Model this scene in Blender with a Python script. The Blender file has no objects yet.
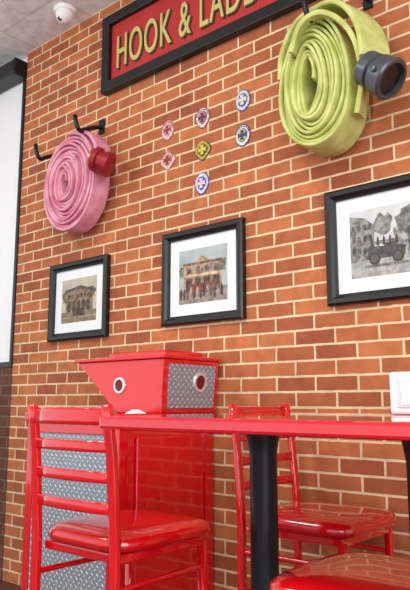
import bpy, bmesh, math, random
from mathutils import Vector, Matrix
S=bpy.context.scene
S.view_settings.view_transform='Standard'
random.seed(4)
def lin(c):
    r=[]
    for v in c:
        v=v/255.0
        r.append(v/12.92 if v<=0.04045 else ((v+0.055)/1.055)**2.4)
    return (r[0],r[1],r[2],1.0)
def N(nt,t,**k):
    n=nt.nodes.new(t)
    for a,b in k.items(): setattr(n,a,b)
    return n
def base(name):
    m=bpy.data.materials.new(name); m.use_nodes=True
    nt=m.node_tree; b=nt.nodes['Principled BSDF']
    return m,nt,b
def mat(name,col,rough=0.5,metal=0.0,var=0.08,scale=12,bump=0.0,coat=0.0,contrast=False):
    m,nt,b=base(name)
    tc=N(nt,'ShaderNodeTexCoord'); no=N(nt,'ShaderNodeTexNoise'); no.inputs['Scale'].default_value=scale
    no.inputs['Detail'].default_value=5
    nt.links.new(tc.outputs['Object'],no.inputs['Vector'])
    mx=N(nt,'ShaderNodeMix',data_type='RGBA')
    c=lin(col)
    mx.inputs[6].default_value=tuple(min(1,v*(1-var)) for v in c[:3])+(1,)
    mx.inputs[7].default_value=tuple(min(1,v*(1+var)) for v in c[:3])+(1,)
    fac=no.outputs['Fac']
    if contrast:
        mr=N(nt,'ShaderNodeMapRange'); mr.inputs[1].default_value=.38; mr.inputs[2].default_value=.62
        nt.links.new(fac,mr.inputs[0]); fac=mr.outputs[0]
    nt.links.new(fac,mx.inputs[0]); nt.links.new(mx.outputs[2],b.inputs['Base Color'])
    b.inputs['Roughness'].default_value=rough; b.inputs['Metallic'].default_value=metal
    b.inputs['Coat Weight'].default_value=coat
    if bump:
        bp=N(nt,'ShaderNodeBump'); bp.inputs['Strength'].default_value=bump; bp.inputs['Distance'].default_value=0.01
        nt.links.new(no.outputs['Fac'],bp.inputs['Height']); nt.links.new(bp.outputs['Normal'],b.inputs['Normal'])
    return m
def brickmat(name,c1,c2,mortar,bw=0.203,rh=0.0677,ms=0.0062,offset=0.5,horizontal=False,rough=0.85,bumpd=0.006,zo=0.0):
    m,nt,b=base(name)
    g=N(nt,'ShaderNodeNewGeometry'); sep=N(nt,'ShaderNodeSeparateXYZ'); com=N(nt,'ShaderNodeCombineXYZ')
    nt.links.new(g.outputs['Position'],sep.inputs[0])
    nt.links.new(sep.outputs['X'],com.inputs['X']); nt.links.new(sep.outputs['Y' if horizontal else 'Z'],com.inputs['Y'])
    n0=N(nt,'ShaderNodeTexNoise'); n0.inputs['Scale'].default_value=25
    nt.links.new(g.outputs['Position'],n0.inputs['Vector'])
    vs=N(nt,'ShaderNodeVectorMath',operation='SCALE'); vs.inputs['Scale'].default_value=0.005
    nt.links.new(n0.outputs['Color'],vs.inputs[0])
    va=N(nt,'ShaderNodeVectorMath',operation='ADD'); nt.links.new(com.outputs[0],va.inputs[0]); nt.links.new(vs.outputs[0],va.inputs[1])
    br=N(nt,'ShaderNodeTexBrick'); br.offset=offset
    br.inputs['Scale'].default_value=1; br.inputs['Brick Width'].default_value=bw; br.inputs['Row Height'].default_value=rh
    br.inputs['Mortar Size'].default_value=ms; br.inputs['Mortar Smooth'].default_value=0.3; br.inputs['Bias'].default_value=-0.1
    br.inputs['Color1'].default_value=lin(c1); br.inputs['Color2'].default_value=lin(c2); br.inputs['Mortar'].default_value=lin(mortar)
    nt.links.new(va.outputs[0],br.inputs['Vector'])
    n2=N(nt,'ShaderNodeTexNoise'); n2.inputs['Scale'].default_value=14; n2.inputs['Detail'].default_value=8
    nt.links.new(g.outputs['Position'],n2.inputs['Vector'])
    mx=N(nt,'ShaderNodeMix',data_type='RGBA'); mx.blend_type='MULTIPLY'
    mr=N(nt,'ShaderNodeMapRange'); mr.inputs[1].default_value=0.3; mr.inputs[2].default_value=0.7; mr.inputs[3].default_value=0.80; mr.inputs[4].default_value=1.12
    nt.links.new(n2.outputs['Fac'],mr.inputs[0])
    mx.inputs[0].default_value=1
    nt.links.new(br.outputs['Color'],mx.inputs[6]); nt.links.new(mr.outputs[0],mx.inputs[7])
    nt.links.new(mx.outputs[2],b.inputs['Base Color']); b.inputs['Roughness'].default_value=rough
    bp=N(nt,'ShaderNodeBump'); bp.invert=True; bp.inputs['Strength'].default_value=0.6; bp.inputs['Distance'].default_value=bumpd
    nt.links.new(br.outputs['Fac'],bp.inputs['Height']); nt.links.new(bp.outputs['Normal'],b.inputs['Normal'])
    return m
def diamondmat(name,axis='X'):
    m,nt,b=base(name)
    g=N(nt,'ShaderNodeNewGeometry'); sep=N(nt,'ShaderNodeSeparateXYZ'); nt.links.new(g.outputs['Position'],sep.inputs[0])
    def M(op,a,bb=None):
        n=N(nt,'ShaderNodeMath',operation=op)
        for i,v in enumerate((a,bb)):
            if v is None: continue
            if isinstance(v,(int,float)): n.inputs[i].default_value=v
            else: nt.links.new(v,n.inputs[i])
        return n.outputs[0]
    k=30.0
    s=M('MULTIPLY',M('ADD',sep.outputs[axis],sep.outputs['Z']),k); t=M('MULTIPLY',M('SUBTRACT',sep.outputs['Z'],sep.outputs[axis]),k)
    par=M('FLOORED_MODULO',M('ADD',M('FLOOR',s),M('FLOOR',t)),2.0)
    fs=M('SUBTRACT',M('FRACT',s),0.5); ft=M('SUBTRACT',M('FRACT',t),0.5)
    ia=M('ADD',2.1,M('MULTIPLY',par,3.6)); ib=M('SUBTRACT',5.7,M('MULTIPLY',par,3.6))
    d=M('ADD',M('POWER',M('ABSOLUTE',M('MULTIPLY',fs,ia)),2.0),M('POWER',M('ABSOLUTE',M('MULTIPLY',ft,ib)),2.0))
    h=M('SUBTRACT',1.0,M('MINIMUM',d,1.0))
    mx=N(nt,'ShaderNodeMix',data_type='RGBA'); mx.inputs[6].default_value=lin((150,156,168)); mx.inputs[7].default_value=lin((240,244,250))
    nt.links.new(h,mx.inputs[0]); nt.links.new(mx.outputs[2],b.inputs['Base Color'])
    b.inputs['Metallic'].default_value=0.3; b.inputs['Roughness'].default_value=0.35
    bp=N(nt,'ShaderNodeBump'); bp.inputs['Strength'].default_value=0.8; bp.inputs['Distance'].default_value=0.006
    nt.links.new(h,bp.inputs['Height']); nt.links.new(bp.outputs['Normal'],b.inputs['Normal'])
    return m
def hosemat(name,c1,c2):
    m,nt,b=base(name)
    tc=N(nt,'ShaderNodeTexCoord')
    no=N(nt,'ShaderNodeTexNoise'); no.inputs['Scale'].default_value=12; no.inputs['Detail'].default_value=6
    nt.links.new(tc.outputs['Object'],no.inputs['Vector'])
    mr=N(nt,'ShaderNodeMapRange'); mr.inputs[1].default_value=.35; mr.inputs[2].default_value=.65
    nt.links.new(no.outputs['Fac'],mr.inputs[0])
    mx=N(nt,'ShaderNodeMix',data_type='RGBA'); mx.inputs[6].default_value=lin(c1); mx.inputs[7].default_value=lin(c2)
    nt.links.new(mr.outputs[0],mx.inputs[0])
    ch=N(nt,'ShaderNodeTexChecker'); ch.inputs['Scale'].default_value=230; nt.links.new(tc.outputs['Object'],ch.inputs['Vector'])
    m2=N(nt,'ShaderNodeMix',data_type='RGBA'); m2.blend_type='MULTIPLY'; m2.inputs[0].default_value=.12
    nt.links.new(mx.outputs[2],m2.inputs[6]); nt.links.new(ch.outputs['Fac'],m2.inputs[7])
    nt.links.new(m2.outputs[2],b.inputs['Base Color']); b.inputs['Roughness'].default_value=.9
    bp=N(nt,'ShaderNodeBump'); bp.inputs['Strength'].default_value=.3; bp.inputs['Distance'].default_value=.003
    nt.links.new(ch.outputs['Fac'],bp.inputs['Height']); nt.links.new(bp.outputs['Normal'],b.inputs['Normal'])
    return m

M_brick=brickmat('brick_wall_mat',(190,112,66),(150,76,48),(228,202,162))
M_wains=brickmat('wainscot_brick_mat',(98,58,44),(78,44,34),(120,88,70))
M_ceil=brickmat('ceiling_tile_mat',(240,242,244),(238,240,242),(216,218,220),bw=0.6,rh=0.6,ms=0.010,offset=0,horizontal=True,bumpd=0.002)
M_floor=brickmat('floor_tile_mat',(90,52,42),(78,44,36),(60,44,38),bw=0.3,rh=0.3,ms=0.006,offset=0,horizontal=True,rough=0.5,bumpd=0.002)
M_white=mat('white_paint',(242,244,246),0.6,var=0.02)
M_black=mat('black_frame',(16,17,20),0.35,var=0.1)
M_bmetal=mat('black_metal',(18,21,32),0.35,metal=0.3)
M_red=mat('red_paint',(216,8,22),0.14,var=0.06,coat=1.0)
M_redv=mat('red_vinyl',(208,12,20),0.14,var=0.08,scale=40,bump=0.03,coat=0.8)
M_redt=mat('red_tabletop',(212,18,42),0.08,var=0.05,coat=1.0)
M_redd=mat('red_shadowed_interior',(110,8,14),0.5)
M_signred=mat('sign_red',(176,40,38),0.6,var=0.16,scale=8)
M_gold=mat('sign_gold',(200,184,112),0.5,var=0.15)
M_dgreen=mat('sign_shadow',(52,44,26),0.6)
M_dpx=diamondmat('diamond_plate_x','X'); M_dpy=diamondmat('diamond_plate_y','Y')
M_chrome=mat('chrome',(226,229,234),0.25,metal=0.6)
M_pink=hosemat('pink_hose',(212,122,150),(238,174,192))
M_yel=hosemat('yellow_hose',(176,184,94),(214,220,142))
M_coup=mat('coupling_dark',(78,86,92),0.35,metal=0.5)
M_coupr=mat('coupling_red',(150,26,44),0.35,metal=0.2)
M_brass=mat('brass',(170,130,80),0.35,metal=0.8)
M_mat=mat('photo_mat',(232,238,240),0.8,var=0.02)

def link(o,parent=None):
    S.collection.objects.link(o)
    if parent is not None: o.parent=parent
    return o
def empty(name,loc=(0,0,0),rz=0,sc=1.0):
    e=bpy.data.objects.new(name,None); e.empty_display_size=0.1; e.location=loc; e.rotation_euler=(0,0,rz); e.scale=(sc,sc,sc)
    return link(e)
def mesh_obj(name,bm,m,parent=None,smooth=False,bevel=0,seg=2):
    bmesh.ops.recalc_face_normals(bm,faces=bm.faces)
    me=bpy.data.meshes.new(name); bm.to_mesh(me); bm.free()
    o=bpy.data.objects.new(name,me)
    ms=m if isinstance(m,(list,tuple)) else [m]
    for x in ms: me.materials.append(x)
    if smooth:
        for p in me.polygons: p.use_smooth=True
    if bevel:
        b=o.modifiers.new('bevel','BEVEL'); b.width=bevel; b.segments=seg; b.limit_method='ANGLE'
    return link(o,parent)
def box(name,a,b,m,parent=None,bevel=0.0):
    bm=bmesh.new(); bmesh.ops.create_cube(bm,size=1)
    for v in bm.verts:
        v.co=Vector([(a[i]+b[i])/2+v.co[i]*(b[i]-a[i]) for i in range(3)])
    return mesh_obj(name,bm,m,parent,bevel=bevel)
def prism(name,pts,m,parent=None,bevel=0.0):
    bm=bmesh.new(); v=[bm.verts.new(p) for p in pts]
    for f in ((0,1,2,3),(4,5,6,7),(0,1,5,4),(1,2,6,5),(2,3,7,6),(3,0,4,7)): bm.faces.new([v[i] for i in f])
    return mesh_obj(name,bm,m,parent,bevel=bevel)
def extr(name,pts2,y0,y1,m,parent=None,bevel=0.0):
    bm=bmesh.new(); A=[bm.verts.new((p[0],y0,p[1])) for p in pts2]; B=[bm.verts.new((p[0],y1,p[1])) for p in pts2]
    bm.faces.new(A); bm.faces.new(B[::-1]); n=len(A)
    for i in range(n): bm.faces.new((A[i],A[(i+1)%n],B[(i+1)%n],B[i]))
    return mesh_obj(name,bm,m,parent,bevel=bevel)
def lathe(name,p0,axis,prof,m,parent=None,seg=32):
    ax=Vector(axis).normalized(); q=Vector((0,0,1)).rotation_difference(ax); p0=Vector(p0)
    bm=bmesh.new(); rings=[]
    for d,r in prof:
        rings.append([bm.verts.new(p0+q@Vector((r*math.cos(2*math.pi*i/seg),r*math.sin(2*math.pi*i/seg),d))) for i in range(seg)])
    for a,b in zip(rings,rings[1:]):
        for i in range(seg): bm.faces.new((a[i],a[(i+1)%seg],b[(i+1)%seg],b[i]))
    bm.faces.new(rings[0][::-1]); bm.faces.new(rings[-1])
    o=mesh_obj(name,bm,m,parent,smooth=True)
    e=o.modifiers.new('es','EDGE_SPLIT'); e.split_angle=math.radians(40)
    return o
def tube(name,pts,r,m,parent=None,smoothc=True):
    cu=bpy.data.curves.new(name,'CURVE'); cu.dimensions='3D'; cu.bevel_depth=r; cu.bevel_resolution=4; cu.use_fill_caps=True
    if smoothc:
        sp=cu.splines.new('BEZIER'); sp.bezier_points.add(len(pts)-1)
        for b,p in zip(sp.bezier_points,pts): b.co=p; b.handle_left_type=b.handle_right_type='AUTO'
        sp.resolution_u=10
    else:
        sp=cu.splines.new('POLY'); sp.points.add(len(pts)-1)
        for b,p in zip(sp.points,pts): b.co=(*p,1)
    cu.materials.append(m)
    o=bpy.data.objects.new(name,cu)
    return link(o,parent)
def catmull(pts,k=8):
    P=[Vector(p) for p in pts]; P=[2*P[0]-P[1]]+P+[2*P[-1]-P[-2]]; out=[]
    for i in range(1,len(P)-2):
        for j in range(k):
            t=j/k; a,b,c,d=P[i-1],P[i],P[i+1],P[i+2]
            out.append(0.5*((2*b)+(c-a)*t+(2*a-5*b+4*c-d)*t*t+(3*b-a-3*c+d)*t**3))
    out.append(P[-2]); return out
def sweep(name,path,half_w,half_t,m,parent=None,wdir=None,sm=False,es=0):
    if sm: path=catmull(path)
    bm=bmesh.new(); rings=[]; n=len(path)
    for i,p in enumerate(path):
        p=Vector(p); a=Vector(path[max(0,i-1)]); b=Vector(path[min(n-1,i+1)]); T=(b-a).normalized()
        W=Vector(wdir(i/(n-1))) if wdir else Vector((0,1,0)); W=(W-T*W.dot(T)).normalized(); Nn=T.cross(W)
        if es: sec=[(-1,-.6),(-.97,-.9),(-.8,-1),(.8,-1),(.97,-.9),(1,-.6),(1,.6),(.97,.9),(.8,1),(-.8,1),(-.97,.9),(-1,.6)]
        else: sec=[(-1,-.35),(-.93,-.8),(-.5,-1),(.5,-1),(.93,-.8),(1,-.35),(1,.35),(.93,.8),(.5,1),(-.5,1),(-.93,.8),(-1,.35)]
        rings.append([bm.verts.new(p+W*half_w*s+Nn*half_t*t) for s,t in sec])
    k=12
    for a,b in zip(rings,rings[1:]):
        for i in range(k): bm.faces.new((a[i],a[(i+1)%k],b[(i+1)%k],b[i]))
    bm.faces.new(rings[0]); bm.faces.new(rings[-1][::-1])
    o=mesh_obj(name,bm,m,parent,smooth=True)
    if es:
        q=o.modifiers.new('es','EDGE_SPLIT'); q.split_angle=math.radians(50)
    return o

# ---------------- room shell ----------------
CZ=3.586; WY=0.265; CX=-1.905
box('wall_back',(CX,WY,0),(4.2,WY+.15,CZ),M_brick)
box('wall_left',(-6.0,WY+.03,0),(CX,WY+.15,CZ),M_white)
box('wainscot_left',(-6.0,WY,0),(CX,WY+0.029,1.335),M_wains)
box('floor',(-6.0,-5.5,-0.1),(4.2,WY+.15,0),M_floor)
box('ceiling',(-6.0,-5.5,CZ),(4.2,WY+.15,CZ+0.1),M_ceil)
box('trim_1',(-6.0,WY-0.005,1.336),(CX-.028,WY+0.029,1.372),M_black)
box('trim_2',(CX-.028,WY-0.012,1.336),(CX,WY+0.029,3.42),M_black,bevel=0.003)
e=empty('roller_shade',(-4.0,WY-0.03,3.452))
box('cassette',(-1.75,-0.07,-0.05),(2.08,0.055,0.06),M_black,e,bevel=0.012)
box('end_cap',(2.08,-0.075,-0.055),(2.10,0.055,0.065),M_bmetal,e,bevel=0.01)

# ---------------- security camera ----------------
e=empty('security_camera',(-1.27,.108,CZ),sc=1.12)
lathe('base',(0,0,0),(0,0,-1),[(0,.062),(.012,.064),(.022,.058),(.024,.05)],M_white,e)
lathe('dome',(0,0,-.02),(0.1,-.35,-1),[(0,.046),(.02,.048),(.04,.044),(.055,.034),(.066,.016),(.069,.003)],M_white,e)
lathe('lens',(0.004,-.022,-.058),(0.35,-.7,-.55),[(0,.025),(.016,.022),(.022,.012),(.023,.002)],M_black,e)

# ---------------- framed photographs ----------------
def photo(name,x0,x1,z0,z1,style):
    e=empty(name,((x0+x1)/2,WY,(z0+z1)/2)); w=(x1-x0)/2; h=(z1-z0)/2
    t=0.047
    bm=bmesh.new(); prof=[(0,0),(0,-.028),(.009,-.035),(.027,-.033),(.038,-.022),(t,-.018),(t,0)]
    rings=[]
    for (sx,sz) in ((-1,-1),(1,-1),(1,1),(-1,1)):
        rings.append([bm.verts.new((sx*(w-d),y-.0005,sz*(h-d))) for d,y in prof])
    for i in range(4):
        a=rings[i]; b=rings[(i+1)%4]
        for j in range(len(prof)): k=(j+1)%len(prof); bm.faces.new((a[j],a[k],b[k],b[j]))
    mesh_obj('moulding',bm,M_black,e)
    box('mat_board',(-w+t-.002,-.008,-h+t-.002),(w-t+.002,-.002,h-t+.002),M_mat,e)
    pw=w-t-.062; ph=h-t-.06
    lay=[.0085]
    def q(n,a,b,c,y=None,var=.55,sc=45):
        a=(max(-1,a[0]),max(-1,a[1])); b=(min(1,b[0]),min(1,b[1])); lay[0]+=.00012; y=lay[0]
        box(n,(a[0]*pw,-y,a[1]*ph),(b[0]*pw,-y+.0012,b[1]*ph),mat('print_'+n,c,0.5,var=var,scale=sc,contrast=True),e)
    def poly(n,pts,c,var=.5,sc=45):
        lay[0]+=.00012; extr(n,[(max(-1,min(1,p[0]))*pw,max(-1,min(1,p[1]))*ph) for p in pts],-lay[0],-lay[0]+.0012,mat('print_'+n,c,.5,var=var,scale=sc,contrast=True),e)
    def tree(n,cx,cz,r,c):
        poly(n,[(cx+r*(1+.28*random.uniform(-1,1))*math.cos(a*.35)*1.0,cz+r*1.3*(1+.28*random.uniform(-1,1))*math.sin(a*.35)) for a in range(18)],c)
    if style==0:
        q('sky',(-1,-1),(1,1),(186,180,160),var=.15,sc=8); q('ground',(-1,-1),(1,-.5),(134,118,96),var=.3)
        tree('tree_a',-.68,.2,.25,(96,92,74)); tree('tree_b',.7,.3,.22,(104,98,80))
        poly('building',[(-.75,-.55),(.8,-.5),(.8,.3),(.1,.5),(-.75,.4)],(128,106,84))
        poly('roof',[(-.82,.38),(.1,.5),(.86,.28),(.82,.42),(.1,.66),(-.8,.52)],(84,74,64))
        for i in range(5): q('bay_%d'%i,(-.62+i*.27,-.5),(-.46+i*.27,-.02),(72,62,54))
        for i in range(6): q('window_%d'%i,(-.64+i*.24,.1),(-.54+i*.24,.27),(88,80,70))
        q('engine',(-.3,-.72),(.35,-.38),(74,56,50)); q('kerb',(-1,-.8),(1,-.74),(158,144,120),var=.3)
    elif style==1:
        q('sky',(-1,-1),(1,1),(168,178,178),var=.15,sc=8); q('ground',(-1,-1),(1,-.5),(146,136,126),var=.3)
        tree('tree_a',.8,.25,.18,(104,114,92)); tree('tree_b',-.86,.2,.16,(110,116,98))
        poly('building',[(-.78,-.6),(.78,-.6),(.78,.45),(.3,.5),(0,.72),(-.3,.5),(-.78,.45)],(166,136,104))
        q('cornice',(-.82,.4),(.82,.5),(110,94,78)); q('belt',(-.8,-.02),(.8,.05),(196,178,150),var=.3)
        for i in range(4):
            q('engine_bay_%d'%i,(-.7+i*.38,-.55),(-.44+i*.38,-.07),(84,66,58)); q('upper_window_%d'%i,(-.66+i*.38,.1),(-.48+i*.38,.34),(104,102,98))
        q('truck',(-.5,-.62),(.05,-.28),(132,72,60)); q('truck_b',(.15,-.62),(.6,-.3),(120,76,64))
        for i in range(13):
            x=-.9+i*.14; z=-.62+random.uniform(-.06,.04); c=random.choice([(70,62,72),(96,78,72),(150,140,130),(120,76,66)])
            poly('figure_%d'%i,[(x-.035,z-.2),(x+.035,z-.2),(x+.04,z+.1),(x+.018,z+.2),(x-.018,z+.2),(x-.04,z+.1)],c)
    else:
        q('sky',(-1,-1),(1,1),(196,200,202),var=.12,sc=8); q('street',(-1,-1),(1,-.45),(164,164,160),var=.25)
        poly('building',[(-1,-.55),(-.35,-.48),(-.35,.5),(-.6,.75),(-1,.85)],(128,126,122)); poly('building_far',[(.15,-.5),(1,-.55),(1,.5),(.5,.42),(.15,.3)],(146,144,140))
        for j in range(3):
            for i in range(4): q('pane_%d%d'%(i,j),(-.94+.15*i,-.3+.34*j),(-.86+.15*i,-.12+.34*j),(86,84,82))
        tree('tree_a',.55,.5,.30,(110,112,110)); tree('tree_b',-.1,.45,.25,(122,124,120)); tree('tree_c',.85,.3,.15,(98,100,98))
        q('trunk',(.52,-.4),(.57,.3),(80,78,76))
        poly('engine_body',[(-.55,-.5),(.42,-.5),(.44,-.22),(.2,-.18),(.16,.02),(-.05,.02),(-.1,-.16),(-.5,-.12)],(74,74,76))
        q('ladder',(-.55,-.08),(.12,-.04),(140,140,138)); q('ladder_lo',(-.55,-.02),(.12,.01),(130,130,128))
        for i in range(5): poly('fireman_%d'%i,[(-.45+i*.16,-.12),(-.38+i*.16,-.12),(-.39+i*.16,.06),(-.415+i*.16,.14),(-.44+i*.16,.06)],(64,62,62))
        for i,cx in enumerate((-.35,.25)):
            lathe('tyre_%d'%i,(cx*pw,-lay[0]+.0004,-.5*ph),(0,-1,0),[(0,.024),(.0008,.024)],mat('tyre_print%d'%i,(50,50,52),.5),e)
            lathe('wheel_%d'%i,(cx*pw,-lay[0]+.0002,-.5*ph),(0,-1,0),[(0,.018),(.0012,.018)],mat('spokes%d'%i,(84,84,84),.5,var=.6,scale=60),e)
        q('shadow_band',(-.6,-.72),(.5,-.66),(120,120,118))
photo('framed_photograph',-1.499,-.951,1.475,1.958,0)
photo('framed_photograph.001',-.508,.034,1.496,1.994,1)
photo('framed_photograph.002',.488,1.046,1.510,2.016,2)

# ---------------- hook & ladder sign ----------------
e=empty('hook_and_ladder_sign',(0.0,WY,3.222))
x0,x1,z0,z1=-1.030,.67,-.252,.252
box('panel',(x0+.03,-.022,z0+.03),(x1-.03,-.001,z1-.03),M_signred,e)
for n,a,b in (('frame_bottom',(x0,-.05,z0),(x1,-.001,z0+.066)),('frame_top',(x0,-.05,z1-.066),(x1,-.001,z1)),
              ('frame_left',(x0,-.0502,z0+.002),(x0+.066,-.001,z1-.002)),('frame_right',(x1-.066,-.0502,z0+.002),(x1,-.001,z1-.002))):
    box(n,a,b,M_black,e,bevel=0.006)
def text(nm,m,dx,y,off):
    cu=bpy.data.curves.new(nm,'FONT'); cu.body='HOOK & LADDER'; cu.size=.300; cu.extrude=.003; cu.offset=off; cu.space_character=1.12
    cu.materials.append(m); o=bpy.data.objects.new(nm,cu); link(o,e)
    o.rotation_euler=(math.pi/2,0,0); o.location=(-.915+dx,y,-.118-dx); o.scale=(.48,1,1)
text('lettering_shadow',M_dgreen,.008,-.0255,.004)
text('lettering',M_gold,0,-.030,.001)

# ---------------- department patches ----------------
def patch(name,x,z,cols,shape):
    e=empty(name,(x,WY,z)); shp=[]
    R=.056
    for i in range(64):
        a=2*math.pi*i/64; c,s=math.cos(a),math.sin(a)
        if shape==0: X=c*.84; Z=s*1.04
        elif shape==1:
            X=c*.88; Z=s*1.08
            if s<0: X*=1-.22*(-s)
        else: r=.94+.08*math.cos(4*a); X=c*r; Z=s*r
        shp.append((X,Z))
    for i,(k,col) in enumerate(zip((1,.90,.62,.56),(cols[0],cols[1],cols[0],cols[2]))):
        extr(('edge','field','inner_ring','emblem')[i],[(p[0]*R*k,p[1]*R*k) for p in shp],-.004-.0015*i,0,mat('patch_%s_%d'%(name,i),col,.8,var=.35,scale=120,contrast=True),e)
    mc=mat('patchcross_'+name,cols[3],.8,var=.3,scale=90,contrast=True)
    pts=[]
    for i in range(4):
        a=i*math.pi/2
        for da,r in ((-.42,.50),(.42,.50),(math.pi/4,.16)): pts.append((math.cos(a+da)*R*r,math.sin(a+da)*R*r))
    extr('maltese_cross',pts,-.011,-.0002,mc,e)
    for i in range(10):
        a=math.radians(20+i*15.5); box('letter_%d'%i,(math.cos(a)*R*.72-.003,-.0075,math.sin(a)*R*.82-.004),(math.cos(a)*R*.72+.002,-.0002,math.sin(a)*R*.82+.004),mc,e)
P=[(-.497,2.599,((190,120,124),(222,190,192),(216,170,174),(150,60,70)),0),
   (-.240,2.596,((150,70,84),(216,206,208),(206,110,124),(90,60,90)),1),
   (.0265,2.611,((70,84,130),(196,202,214),(90,110,160),(214,206,190)),0),
   (.024,2.424,((54,74,120),(214,216,218),(190,180,110),(70,70,110)),0),
   (-.240,2.415,((56,58,44),(176,158,66),(74,78,60),(216,192,80)),2),
   (-.494,2.423,((190,110,108),(222,190,184),(206,150,140),(140,56,54)),2),
   (-.246,2.233,((80,76,150),(206,202,220),(84,84,170),(224,200,214)),1)]
for i,(x,z,c,s) in enumerate(P): patch('fire_department_patch' + ('' if i==0 else '.%03d'%i),x,z,c,s)

# ---------------- fire hoses ----------------
def hose(name,cx,cz,inner,outer,turns,yb,hw,m,phase,egg=0.0,hx=0.0,hz=0.0,irr=.003,tfac=.47):
    """oval roll of flat hose: constant thickness layers"""
    e=empty(name,(cx,WY,cz),sc=1.12); path=[]; n=int(turns*60)
    D=outer[0]-inner[0]; Dz=outer[1]-inner[1]; ht=(D/turns)*tfac
    for i in range(n+1):
        f=i/n; a=phase-2*math.pi*turns*(1-f)
        rx=inner[0]+D*f; rz=inner[1]+Dz*f
        d=irr*math.sin(2*a+1+f*3)+irr*.7*math.sin(3*a+f*11)
        X=math.cos(a)*(rx+d); Z=math.sin(a)*(rz+d)
        X*=1-egg*(Z/outer[1])
        k=1-f
        path.append((X+hx*k,yb+.012*math.sin(f*turns*1.9)+.003*math.sin(a*2+f*9),Z+hz*k))
    sweep('coil',path,hw,ht,m,e,es=1)
    return e,path
e,path=hose('pink_fire_hose',-1.180,2.410,(.020,.055),(.225,.268),12.25,-.085,.054,M_pink,math.pi*.5,egg=-.04,hx=-.05,hz=.01,tfac=.46)
sweep('tail',[(0.0,-.085,.277),(.08,-.09,.268),(.17,-.10,.225),(.240,-.115,.15),(.270,-.125,.07),(.275,-.14,-.01)],.050,.010,M_pink,e,sm=True,es=1)
ax=Vector((.55,.35,-.30)).normalized(); p0=Vector((.265,-.185,.055))
K=1.2
lathe('coupling',p0,ax,[(a*K,b*K) for a,b in [(0,.046),(.008,.054),(.026,.054),(.03,.045),(.056,.045),(.06,.054),(.08,.054),(.085,.04)]],M_coupr,e)
lathe('coupling_ring',p0-ax*.012,ax,[(0,.050),(.012,.053),(.016,.050)],M_brass,e)
lathe('coupling_bore',p0-ax*.014,ax,[(0,.042),(.004,.042)],M_black,e)
for i,(x,z) in enumerate(((-.225,.20),(.12,.27))):
    tube('hook_%d'%i,[(x-.01,.0,z+.055),(x,-.06,z+.035),(x,-.13,z+.0),(x+.01,-.175,z-.02),(x+.005,-.195,z+.02),(x-.01,-.19,z+.06)],.012,M_bmetal,e)
    box('hook_plate_%d'%i,(x-.03,-.012,z+.02),(x+.01,0,z+.10),M_bmetal,e,bevel=.003)
e,path=hose('yellow_fire_hose',.552,2.455,(.024,.112),(.160,.262),9.25,-.105,.078,M_yel,math.pi*.5,egg=.10,hx=-.03,hz=.01,irr=.004,tfac=.45)
sweep('tail',[(-.155,-.11,.06),(-.14,-.11,.17),(-.07,-.115,.27),(.03,-.12,.297),(.12,-.135,.28),(.19,-.15,.21),(.235,-.16,.11),(.25,-.17,.0)],.072,.010,M_yel,e,wdir=lambda f:(0.4*f,1,0),sm=True,es=1)
sweep('tail_loop',[(.17,-.15,-.18),(.20,-.16,-.05),(.185,-.175,.09),(.13,-.19,.19),(.05,-.195,.245),(-.03,-.195,.225),(-.075,-.19,.13)],.045,.010,M_yel,e,wdir=lambda f:(-.2,1,.2),sm=True,es=1)
ax=(.9,-.10,-.75); p0=Vector((.220,-.19,-.025)); axn=Vector(ax).normalized()
K=1.15
lathe('coupling',p0,ax,[(a*K,b*K) for a,b in [(0,.046),(.010,.055),(.045,.055),(.050,.047),(.060,.047),(.064,.060),(.112,.064),(.118,.058),(.118,.050),(.09,.046)]],M_coup,e)
lathe('coupling_bore',p0+axn*.1*K,ax,[(0,.048*K),(.004,.048*K)],M_black,e)
q=Vector((0,0,1)).rotation_difference(axn)
for i in range(3):
    a=i*2.094+.4; d=q@Vector((math.cos(a),math.sin(a),0))
    lathe('lug_%d'%i,p0+axn*.085*K+d*.066,d,[(0,.012),(.014,.011),(.016,.006)],M_coup,e,seg=12)
for i,(x,z) in enumerate(((.005,.262),(.165,.325))):
    tube('hook_%d'%i,[(x-.01,0,z+.04),(x,-.08,z+.035),(x,-.16,z+.01),(x+.005,-.215,z-.02),(x+.0,-.235,z+.03),(x-.015,-.225,z+.085)],.011,M_bmetal,e)
    box('hook_plate_%d'%i,(x-.03,-.012,z-.0),(x+.01,0,z+.08),M_bmetal,e,bevel=.003)

# ---------------- trash receptacle ----------------
e=empty('trash_receptacle',(-.2255,WY,-.132),sc=1.12)
X0,X1,Y0,Y1=-.52,.055,-.554,-.012; T=1.06; B=.118
box('carcass',(X0+.01,Y0+.01,B),(X1-.01,Y1,T-.03),M_red,e)
box('top_slab',(X0-.01,Y0-.012,T-.035),(X1+.012,Y1,T),M_red,e,bevel=.006)
for n,a,b in (('post_a',(X0,Y0,B),(X0+.045,Y0+.045,T-.036)),('post_b',(X1-.06,Y0,B),(X1,Y0+.05,T-.036)),('post_c',(X1-.05,Y1-.05,B),(X1,Y1,T-.036))):
    box(n,a,b,M_red,e,bevel=.004)
box('front_plate',(X0+.046,Y0+.004,B+.05),(X1-.061,Y0+.012,T-.05),M_dpx,e)
box('front_rail',(X0+.046,Y0-.001,T-.08),(X1-.061,Y0+.012,T-.037),M_red,e,bevel=.003)
box('side_panel',(X1-.006,Y0+.09,B+.08),(X1+.004,Y1-.07,T-.09),M_red,e,bevel=.004)
hx1=.09; hy0=-.36; zt=1.275
prism('head',[(-.19,hy0+.01,T),(hx1-.02,hy0+.01,T),(hx1-.02,Y1,T),(-.19,Y1,T),(-.44,hy0,zt),(hx1,hy0,zt),(hx1,Y1,zt),(-.44,Y1,zt)],M_red,e,bevel=.004)
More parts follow.
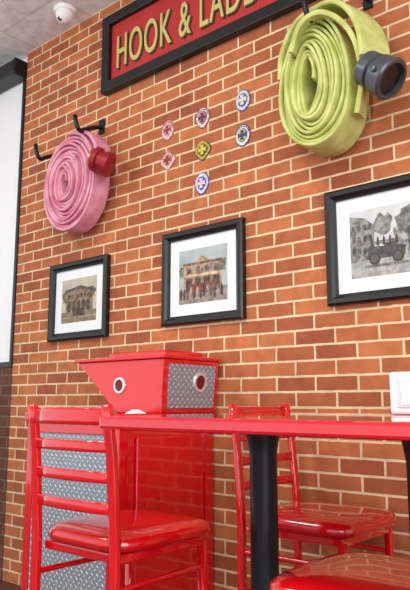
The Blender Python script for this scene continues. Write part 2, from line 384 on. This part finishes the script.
box('head_rim',(-.455,hy0-.010,zt),(hx1+.012,Y1,zt+.014),M_red,e,bevel=.004)
box('head_cap',(-.30,hy0+.06,zt+.014),(hx1-.05,Y1-.05,zt+.040),M_red,e,bevel=.006)
prism('side_plate',[(hx1-.017,hy0+.04,T+.02),(hx1-.011,hy0+.04,T+.02),(hx1-.011,Y1-.03,T+.02),(hx1-.017,Y1-.03,T+.02),
   (hx1-.004,hy0+.035,zt-.02),(hx1+.004,hy0+.035,zt-.02),(hx1+.004,Y1-.03,zt-.02),(hx1-.004,Y1-.03,zt-.02)],M_dpy,e)
def grommet(n,p,ax,r,m,c):
    p=Vector(p)
    lathe(n+'_ring',p,ax,[(0,r),(.006,r),(.010,r*.93),(.010,r*.70),(.002,r*.68)],m,e)
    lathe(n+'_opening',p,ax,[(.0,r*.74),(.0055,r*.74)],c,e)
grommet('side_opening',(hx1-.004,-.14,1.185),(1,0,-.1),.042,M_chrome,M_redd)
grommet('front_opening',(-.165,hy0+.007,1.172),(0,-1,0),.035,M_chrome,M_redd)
prism('napkin_stack',[(-.03,-.45,T),(.03,-.45,T),(.03,-.39,T),(-.03,-.39,T),(-.01,-.43,T+.014),(0.01,-.43,T+.014),(0.01,-.41,T+.014),(-.01,-.41,T+.014)],M_mat,e)

# ---------------- table ----------------
e=empty('table',(0,0,0)); TZ=1.066
box('top',(.53,-1.06,TZ-.034),(1.42,-.08,TZ),M_redt,e,bevel=.008)
for i,px in enumerate((.635,1.16)):
    lathe('column_%d'%i,(px,-.46,.0),(0,0,1),[(0,.16),(.012,.16),(.03,.12),(.045,.05),(.06,.044),(.94,.044),(.98,.050),(TZ-.05,.060),(TZ-.034,.060)],M_bmetal,e)
    box('spider_%d'%i,(px-.10,-.49,TZ-.052),(px+.20,-.43,TZ-.034),M_bmetal,e)
    box('spider_cross_%d'%i,(px-.03,-.75,TZ-.0515),(px+.03,-.15,TZ-.0345),M_bmetal,e)

# ---------------- chairs ----------------
def chair(name,loc,rz):
    e=empty(name,loc,rz); SH=.712
    bm=bmesh.new(); rings=[]; n=48
    prof=[(.93,SH-.055),(1.0,SH-.05),(1.02,SH-.035),(1.0,SH-.017),(.93,SH-.005),(.75,SH+.003),(.4,SH+.007),(.05,SH+.008)]
    for k,z in prof:
        R=[]
        for i in range(n):
            a=2*math.pi*i/n; c,s=math.cos(a),math.sin(a); p=.42
            X=math.copysign(abs(c)**p,c)*.210; Y=math.copysign(abs(s)**p,s)*.222
            X*=1+.04*(Y/.205)
            R.append(bm.verts.new((X*k,Y*k+.017,z)))
        rings.append(R)
    for a,b in zip(rings,rings[1:]):
        for i in range(n): bm.faces.new((a[i],a[(i+1)%n],b[(i+1)%n],b[i]))
    bm.faces.new(rings[0]); bm.faces.new(rings[-1])
    mesh_obj('seat',bm,M_redv,e,smooth=True)
    box('apron',(-.185,-.19,SH-.085),(.185,.200,SH-.056),M_red,e,bevel=.006)
    for i,sx in enumerate((-1,1)):
        sweep('rear_post_%d'%i,[(sx*.19,-.205,0.0),(sx*.19,-.215,.35),(sx*.19,-.215,.66),(sx*.19,-.22,.76),(sx*.188,-.235,.95),(sx*.186,-.25,1.05),(sx*.185,-.258,1.095)],.017,.012,M_red,e,wdir=lambda f:(1,0,0))
        sweep('front_leg_%d'%i,[(sx*.185,.205,0),(sx*.18,.195,.3),(sx*.175,.19,.64)],.014,.014,M_red,e,wdir=lambda f:(1,0,0))
        tube('side_stretcher_%d'%i,[(sx*.188,-.21,.24),(sx*.183,.198,.24)],.010,M_red,e,False)
        tube('side_stretcher_up_%d'%i,[(sx*.188,-.213,.56),(sx*.177,.191,.56)],.010,M_red,e,False)
    tube('front_stretcher',[(-.18,.196,.30),(.18,.196,.30)],.012,M_red,e,False)
    tube('rear_stretcher',[(-.19,-.214,.42),(.19,-.214,.42)],.010,M_red,e,False)
    for i,(z,y) in enumerate(((.79,-.223),(.88,-.23),(.97,-.238),(1.06,-.252))):
        sweep('slat_%d'%i,[(-.188,y,z),(-.1,y-.014,z),(0,y-.02,z),(.1,y-.014,z),(.188,y,z)],.017 if i<3 else .026,.006,M_red,e,wdir=lambda f:(0,0,1))
    return e
chair('ladder_back_chair',(.200,-.650,0),0)
chair('ladder_back_chair.001',(.570,-.02,0),-math.pi/2)
chair('ladder_back_chair.002',(1.190,-.735,0),math.pi/2)

# ---------------- napkin dispenser ----------------
e=empty('napkin_dispenser',(1.10,-.32,TZ))
box('body',(-.07,-.05,0),(.07,.05,.125),M_white,e,bevel=.01)
box('face_plate',(-.045,-.053,.02),(.045,-.049,.105),M_chrome,e,bevel=.002)
box('napkins',(-.03,-.056,.03),(.03,-.052,.095),M_mat,e)

# ---------------- lights ----------------
def area(name,loc,size,power,col,target):
    l=bpy.data.lights.new(name,'AREA'); l.shape='RECTANGLE'; l.size=size[0]; l.size_y=size[1]; l.energy=power; l.color=col
    o=bpy.data.objects.new(name,l); o.location=loc
    o.rotation_euler=(Vector(target)-Vector(loc)).to_track_quat('-Z','Y').to_euler(); link(o)
area('ceiling_light_1',(0.6,-2.0,3.55),(1.0,1.0),60,(1,.97,.91),(0.6,-1.5,0))
area('ceiling_light_2',(-1.6,-2.2,3.55),(1.0,1.0),62,(1,.97,.91),(-1.6,-1.2,0.5))
area('window_light',(3.9,-3.2,1.8),(2.6,2.4),105,(.98,.99,1),(0,-.1,1.3))
W=bpy.data.worlds.new('World'); S.world=W; W.use_nodes=True
W.node_tree.nodes['Background'].inputs[0].default_value=(.97,.98,1,1); W.node_tree.nodes['Background'].inputs[1].default_value=1.2

# ---------------- camera ----------------
c=bpy.data.cameras.new('Camera'); c.sensor_fit='VERTICAL'; c.sensor_height=24; c.lens=24*650/590; c.clip_start=.05
o=bpy.data.objects.new('Camera',c); o.location=(1.879,-2.21,1.10); o.rotation_euler=(math.radians(90+9.43),0,math.radians(40.4)); link(o)
S.camera=o
